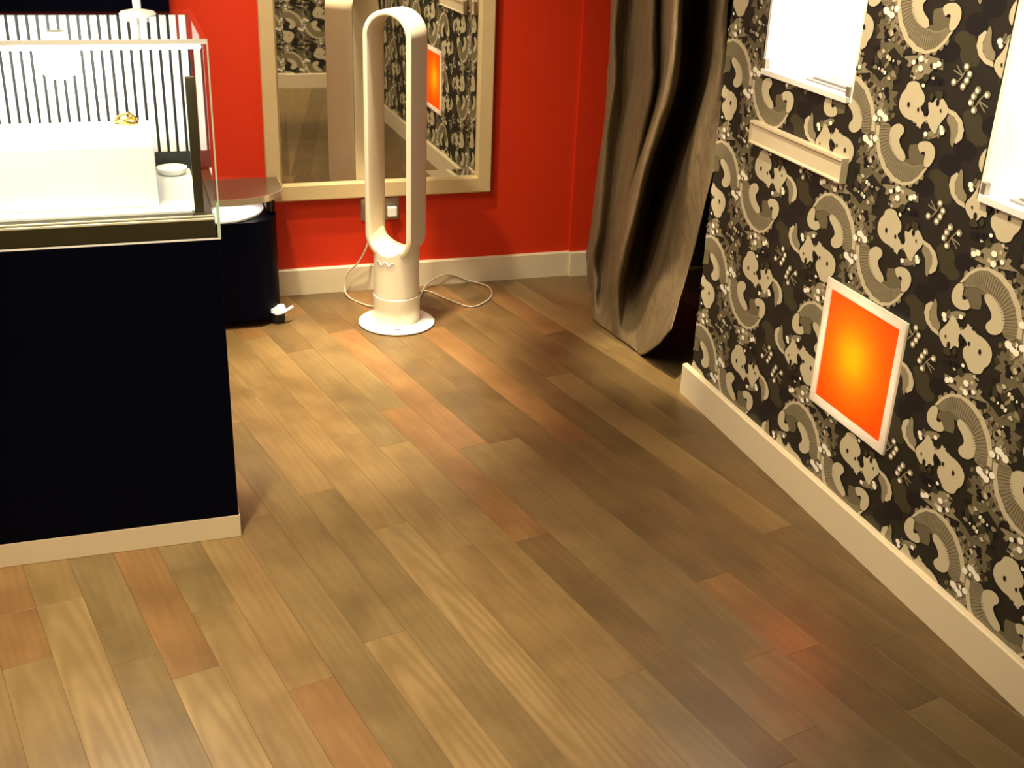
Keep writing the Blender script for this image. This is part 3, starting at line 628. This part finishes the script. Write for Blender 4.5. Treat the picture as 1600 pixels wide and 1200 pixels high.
# lamp hanging inside the case
lamp = thing('case_lamp', (-0.112, 2.50, CZT-G), 'glowing white globe lamp hanging inside the glass case', 'lamp')
mb = MB(); mb.lathe([(0.0, -0.001), (0.019, -0.001), (0.019, -0.02), (0.020, -0.03), (0.0, -0.03)], seg=28); mb.build('socket', 'white', lamp, 'auto')
gp = [(0.0195, -0.0302)]+[(0.041*math.sin(math.radians(a)), -0.058-0.041*math.cos(math.radians(180-a))*-1*-1) for a in ()]
prof = [(0.0, -0.0302), (0.018, -0.0305)]+[(0.042*math.cos(math.radians(a)), -0.056+0.038*math.sin(math.radians(a))) for a in range(55, -90, -12)]+[(0, -0.094)]
mb = MB(); mb.lathe(prof, seg=32); mb.build('globe', 'lamp', lamp, True)
# things in and on the case
mb = MB(); mb.box((-0.60, 2.43, 0.7458), (0.052, 2.675, 0.872), 0.002); tag(mb.build('display_plinth', 'white'), 'white display block standing inside the glass case', 'plinth')
mb = MB()
mb.tube([(0.003+0.022*math.cos(a), 2.643+0.016*math.sin(a), 0.8775+0.004*math.sin(2*a)) for a in [2*math.pi*i/28 for i in range(28)]], 0.0048, 8, True)
br = mb.build('gold_bracelet', 'gold', None, True); tag(br, 'small gold bracelet lying on the white block in the case', 'bracelet')
mb = MB(); mb.tube([(-0.017, 2.650, 0.882), (-0.004, 2.640, 0.893), (0.010, 2.640, 0.896), (0.023, 2.648, 0.884)], 0.0035, 8); mb.build('twisted_band', 'gold', br, True)
mb = MB(); mb.lathe([(0.0, 0), (0.022, 0), (0.029, 0.004), (0.033, 0.012), (0.0345, 0.016), (0.031, 0.016), (0.024, 0.006), (0.0, 0.005)], (0, 0), 40)
dish = mb.build('ring_dish', 'white', None, True); dish.location = (0.092, 2.693, 0.7457); tag(dish, 'small round white dish on the case floor right of the block', 'dish')
post = thing('jewellery_post', (0.128, 2.3705, 0.741), 'dark bronze upright bar in the front right corner of the case', 'post')
mb = MB(); mb.box((-0.014, -0.011, 0.0), (0.014, 0.011, 0.006), 0.001); mb.build('foot', 'bronze', post)
mb = MB(); mb.box((-0.0092, -0.006, 0.0062), (0.0092, 0.006, 0.276), 0.001); mb.build('bar', 'bronze', post)
st = thing('sign_stand', (0.048, 2.655, CZT), 'white sign stand with round foot on top of the glass case', 'stand')
mb = MB(); mb.lathe([(0, 0.0003), (0.036, 0.0003), (0.038, 0.004), (0.034, 0.009), (0.010, 0.014), (0, 0.014)], seg=40); mb.build('foot', 'white', st, 'auto')
mb = MB(); mb.lathe([(0, 0.0142), (0.0085, 0.0142), (0.0085, 0.24), (0, 0.24)], seg=20); mb.build('stem', 'white', st, 'auto')
mb = MB(); mb.box((-0.06, -0.004, 0.2402), (0.06, 0.004, 0.33), 0.002); mb.build('plate', 'white', st)

# ------------------------------------------------------------------ niches, ledge and backlit panel in the papered wall
def niche(h, label, cards):
    y0, y1, z0, z1 = h; D = 0.20
    t = thing('display_niche', (XR, (y0+y1)/2, z0), label, 'niche')
    R = lambda mb, n, m_: rel(mb.build(n, m_, t), t)
    e = 0.0006
    R(MB().box((XR+D-0.012, y0+e, z0+e), (XR+D, y1-e, z1-e)), 'back_panel', 'white')
    R(MB().box((XR+0.0005, y0+e, z0+e), (XR+D-0.0125, y0+0.010, z1-e)), 'side_panel', 'white')
    R(MB().box((XR+0.0005, y1-0.010, z0+e), (XR+D-0.0125, y1-e, z1-e)), 'side_panel', 'white')
    R(MB().box((XR+0.0005, y0+0.0105, z1-0.012), (XR+D-0.0125, y1-0.0105, z1-e)), 'top_panel', 'white')
    R(MB().box((XR-0.012, y0-0.004, z0+0.0006), (XR+D-0.0125, y1+0.004, z0+0.016), 0.001) if False else MB().box((XR-0.010, y0+0.0105, z0+e), (XR+D-0.0125, y1-0.0105, z0+0.014), 0.001), 'sill', 'white')
    R(MB().box((XR+0.03, y0+0.03, z1-0.030), (XR+0.15, y1-0.03, z1-0.0125), 0.003), 'light_panel', 'niche_led')
    for sy in (y0+0.016, y1-0.016):
        R(MB().box((XR-0.006, sy-0.006, z0+0.0142), (XR+0.006, sy+0.006, z0+0.036), 0.001), 'corner_clip', 'steel')
    return t
niche(HOLES[0], 'brightly lit white wall niche above the cream ledge, nearer the curtain', 1)
niche(HOLES[1], 'brightly lit white wall niche cut by the right edge of the picture', 1)
def card(loc, sx, sy, label):
    t = MB(); t.box((-sx/2, -sy/2, 0), (sx/2, sy/2, 0.004), 0.001); t.box((-sx/2+0.012, -sy/2+0.012, 0.0042), (sx/2-0.012, sy/2-0.012, 0.009), 0.001)
    o = t.build('jewellery_tray', 'tray'); o.location = loc; return tag(o, label, 'tray')
card((XR+0.055, 2.315, 0.9797), 0.075, 0.20, 'grey tray lying on the sill of the niche above the ledge')
card((XR+0.060, 1.57, 0.8897), 0.09, 0.22, 'grey tray on the sill of the niche at the right edge of the picture')
led = thing('wall_ledge', (XR, 2.37, 0.795), 'short cream moulded ledge on the wallpaper under the lit niche', 'ledge')
prof = [(XR-0.0015, 0.797), (XR-0.018, 0.797), (XR-0.018, 0.800), (XR-0.014, 0.803), (XR-0.014, 0.843), (XR-0.020, 0.846), (XR-0.020, 0.852), (XR-0.0015, 0.852)]
mb = MB(); mb.prism(prof, 'y', 2.166, 2.576); rel(mb.build('moulding', 'cream', led), led)
for yy in (2.164, 2.5765):
    mb = MB(); mb.prism([(XR-0.0015, 0.796), (XR-0.019, 0.796), (XR-0.021, 0.853), (XR-0.0015, 0.853)], 'y', yy, yy+0.0018); rel(mb.build('end_cap', 'cream', led), led)
# backlit orange panel
h = HOLES[2]
pan = thing('light_panel', (XR, 2.016, 0.27), 'square backlit orange panel in a white frame low on the wallpaper', 'light panel')
for (y0, y1, z0, z1) in ((1.865, 2.167, 0.27, 0.291), (1.865, 2.167, 0.557, 0.578), (1.865, 1.886, 0.2912, 0.5568), (2.146, 2.167, 0.2912, 0.5568)):
    mb = MB(); mb.box((XR-0.007, y0, z0), (XR-0.0012, y1, z1)); o = rel(mb.build('frame_rail', 'panel_white' if 'panel_white' in M else 'white', pan), pan)
mb = MB(); mb.box((XR-0.0045, 1.8862, 0.2912), (XR-0.0025, 2.1458, 0.5568)); rel(mb.build('orange_film', 'orange', pan), pan)
mb = MB(); mb.box((XR+0.09, h[0]+0.001, h[2]+0.001), (XR+0.10, h[1]-0.001, h[3]-0.001)); rel(mb.build('back_box', 'white', pan), pan)
pl = bpy.data.lights.new('panel_bulb', 'POINT'); pl.energy = 3.8; pl.color = (1.0, 0.86, 0.6); pl.shadow_soft_size = 0.05
plo = bpy.data.objects.new('panel_bulb', pl); COL.objects.link(plo); plo.location = (XR+0.055, 2.03, 0.43)

# ------------------------------------------------------------------ curtain across the opening
CUR = [
[(1.520,3.588,1.025),(1.465,3.428,1.043),(1.530,3.469,1.038),(1.455,3.151,1.074),(1.510,3.200,1.068),(1.420,2.908,1.101),(1.580,3.185,1.070),(1.720,3.375,1.049),(1.600,3.058,1.085),(1.535,2.890,1.103),(1.550,2.869,1.106)],
[(1.520,3.577,0.765),(1.465,3.417,0.795),(1.530,3.455,0.787),(1.455,3.122,0.847),(1.510,3.173,0.837),(1.420,2.904,0.886),(1.580,3.184,0.834),(1.720,3.376,0.797),(1.600,3.060,0.855),(1.535,2.876,0.889),(1.550,2.850,0.893)],
[(1.520,3.602,0.505),(1.465,3.440,0.546),(1.520,3.452,0.540),(1.475,3.229,0.596),(1.485,3.199,0.602),(1.420,3.011,0.650),(1.560,3.262,0.584),(1.700,3.457,0.532),(1.580,3.127,0.616),(1.535,2.946,0.661),(1.550,2.849,0.684)],
[(1.520,3.625,0.273),(1.465,3.456,0.326),(1.510,3.469,0.320),(1.480,3.318,0.366),(1.475,3.257,0.384),(1.420,3.085,0.438),(1.540,3.296,0.369),(1.640,3.415,0.328),(1.560,3.166,0.406),(1.540,3.007,0.454),(1.550,2.887,0.489)],
[(1.510,3.624,0.134),(1.475,3.501,0.176),(1.520,3.522,0.166),(1.500,3.396,0.209),(1.480,3.309,0.239),(1.430,3.154,0.293),(1.530,3.314,0.234),(1.590,3.353,0.217),(1.550,3.193,0.272),(1.540,3.053,0.319),(1.550,2.932,0.358)],
[(1.490,3.524,0.062),(1.475,3.455,0.088),(1.500,3.469,0.081),(1.500,3.415,0.101),(1.485,3.339,0.129),(1.455,3.226,0.171),(1.510,3.292,0.143),(1.540,3.267,0.150),(1.525,3.151,0.192),(1.525,3.026,0.237),(1.535,2.929,0.270)],
[(1.458,3.415,0.004),(1.458,3.397,0.004),(1.461,3.347,0.004),(1.467,3.305,0.004),(1.471,3.275,0.004),(1.474,3.239,0.004),(1.480,3.199,0.004),(1.485,3.142,0.004),(1.489,3.082,0.004),(1.485,2.975,0.076),(1.485,2.873,0.174)]]
top1 = [(x, y, 1.55) for x, y, z in CUR[0]]; top2 = [(x, y, 2.59) for x, y, z in CUR[0]]
grid = [[Vector(p) for p in r] for r in [top2, top1]+CUR]
NU, NV = 150, 150
colsm = [catmull(r, NU) for r in grid]
full = [catmull([colsm[j][i] for j in range(len(colsm))], NV) for i in range(NU)]
from mathutils import noise as mnoise
def crinkle(p, i):
    a = mnoise.noise(Vector((p.y*14+p.z*5, p.z*2.2, 3.1)))*0.010 + mnoise.noise(Vector((p.y*38+p.z*10, p.z*6, 9.7)))*0.004
    return a*min(1, p.z/0.12)
mb = MB(); V = [[mb.bm.verts.new((p.x+crinkle(p, 0), p.y, max(p.z, 0.004))) for p in c] for c in full]
for i in range(NU-1):
    for j in range(NV-1): mb.bm.faces.new((V[i][j], V[i+1][j], V[i+1][j+1], V[i][j+1]))
cur = mb.build('curtain', 'curtain', None, True)
tag(cur, 'heavy taupe taffeta curtain hanging to the floor beside the papered wall', 'curtain')
sm = cur.modifiers.new('thickness', 'SOLIDIFY'); sm.thickness = 0.003
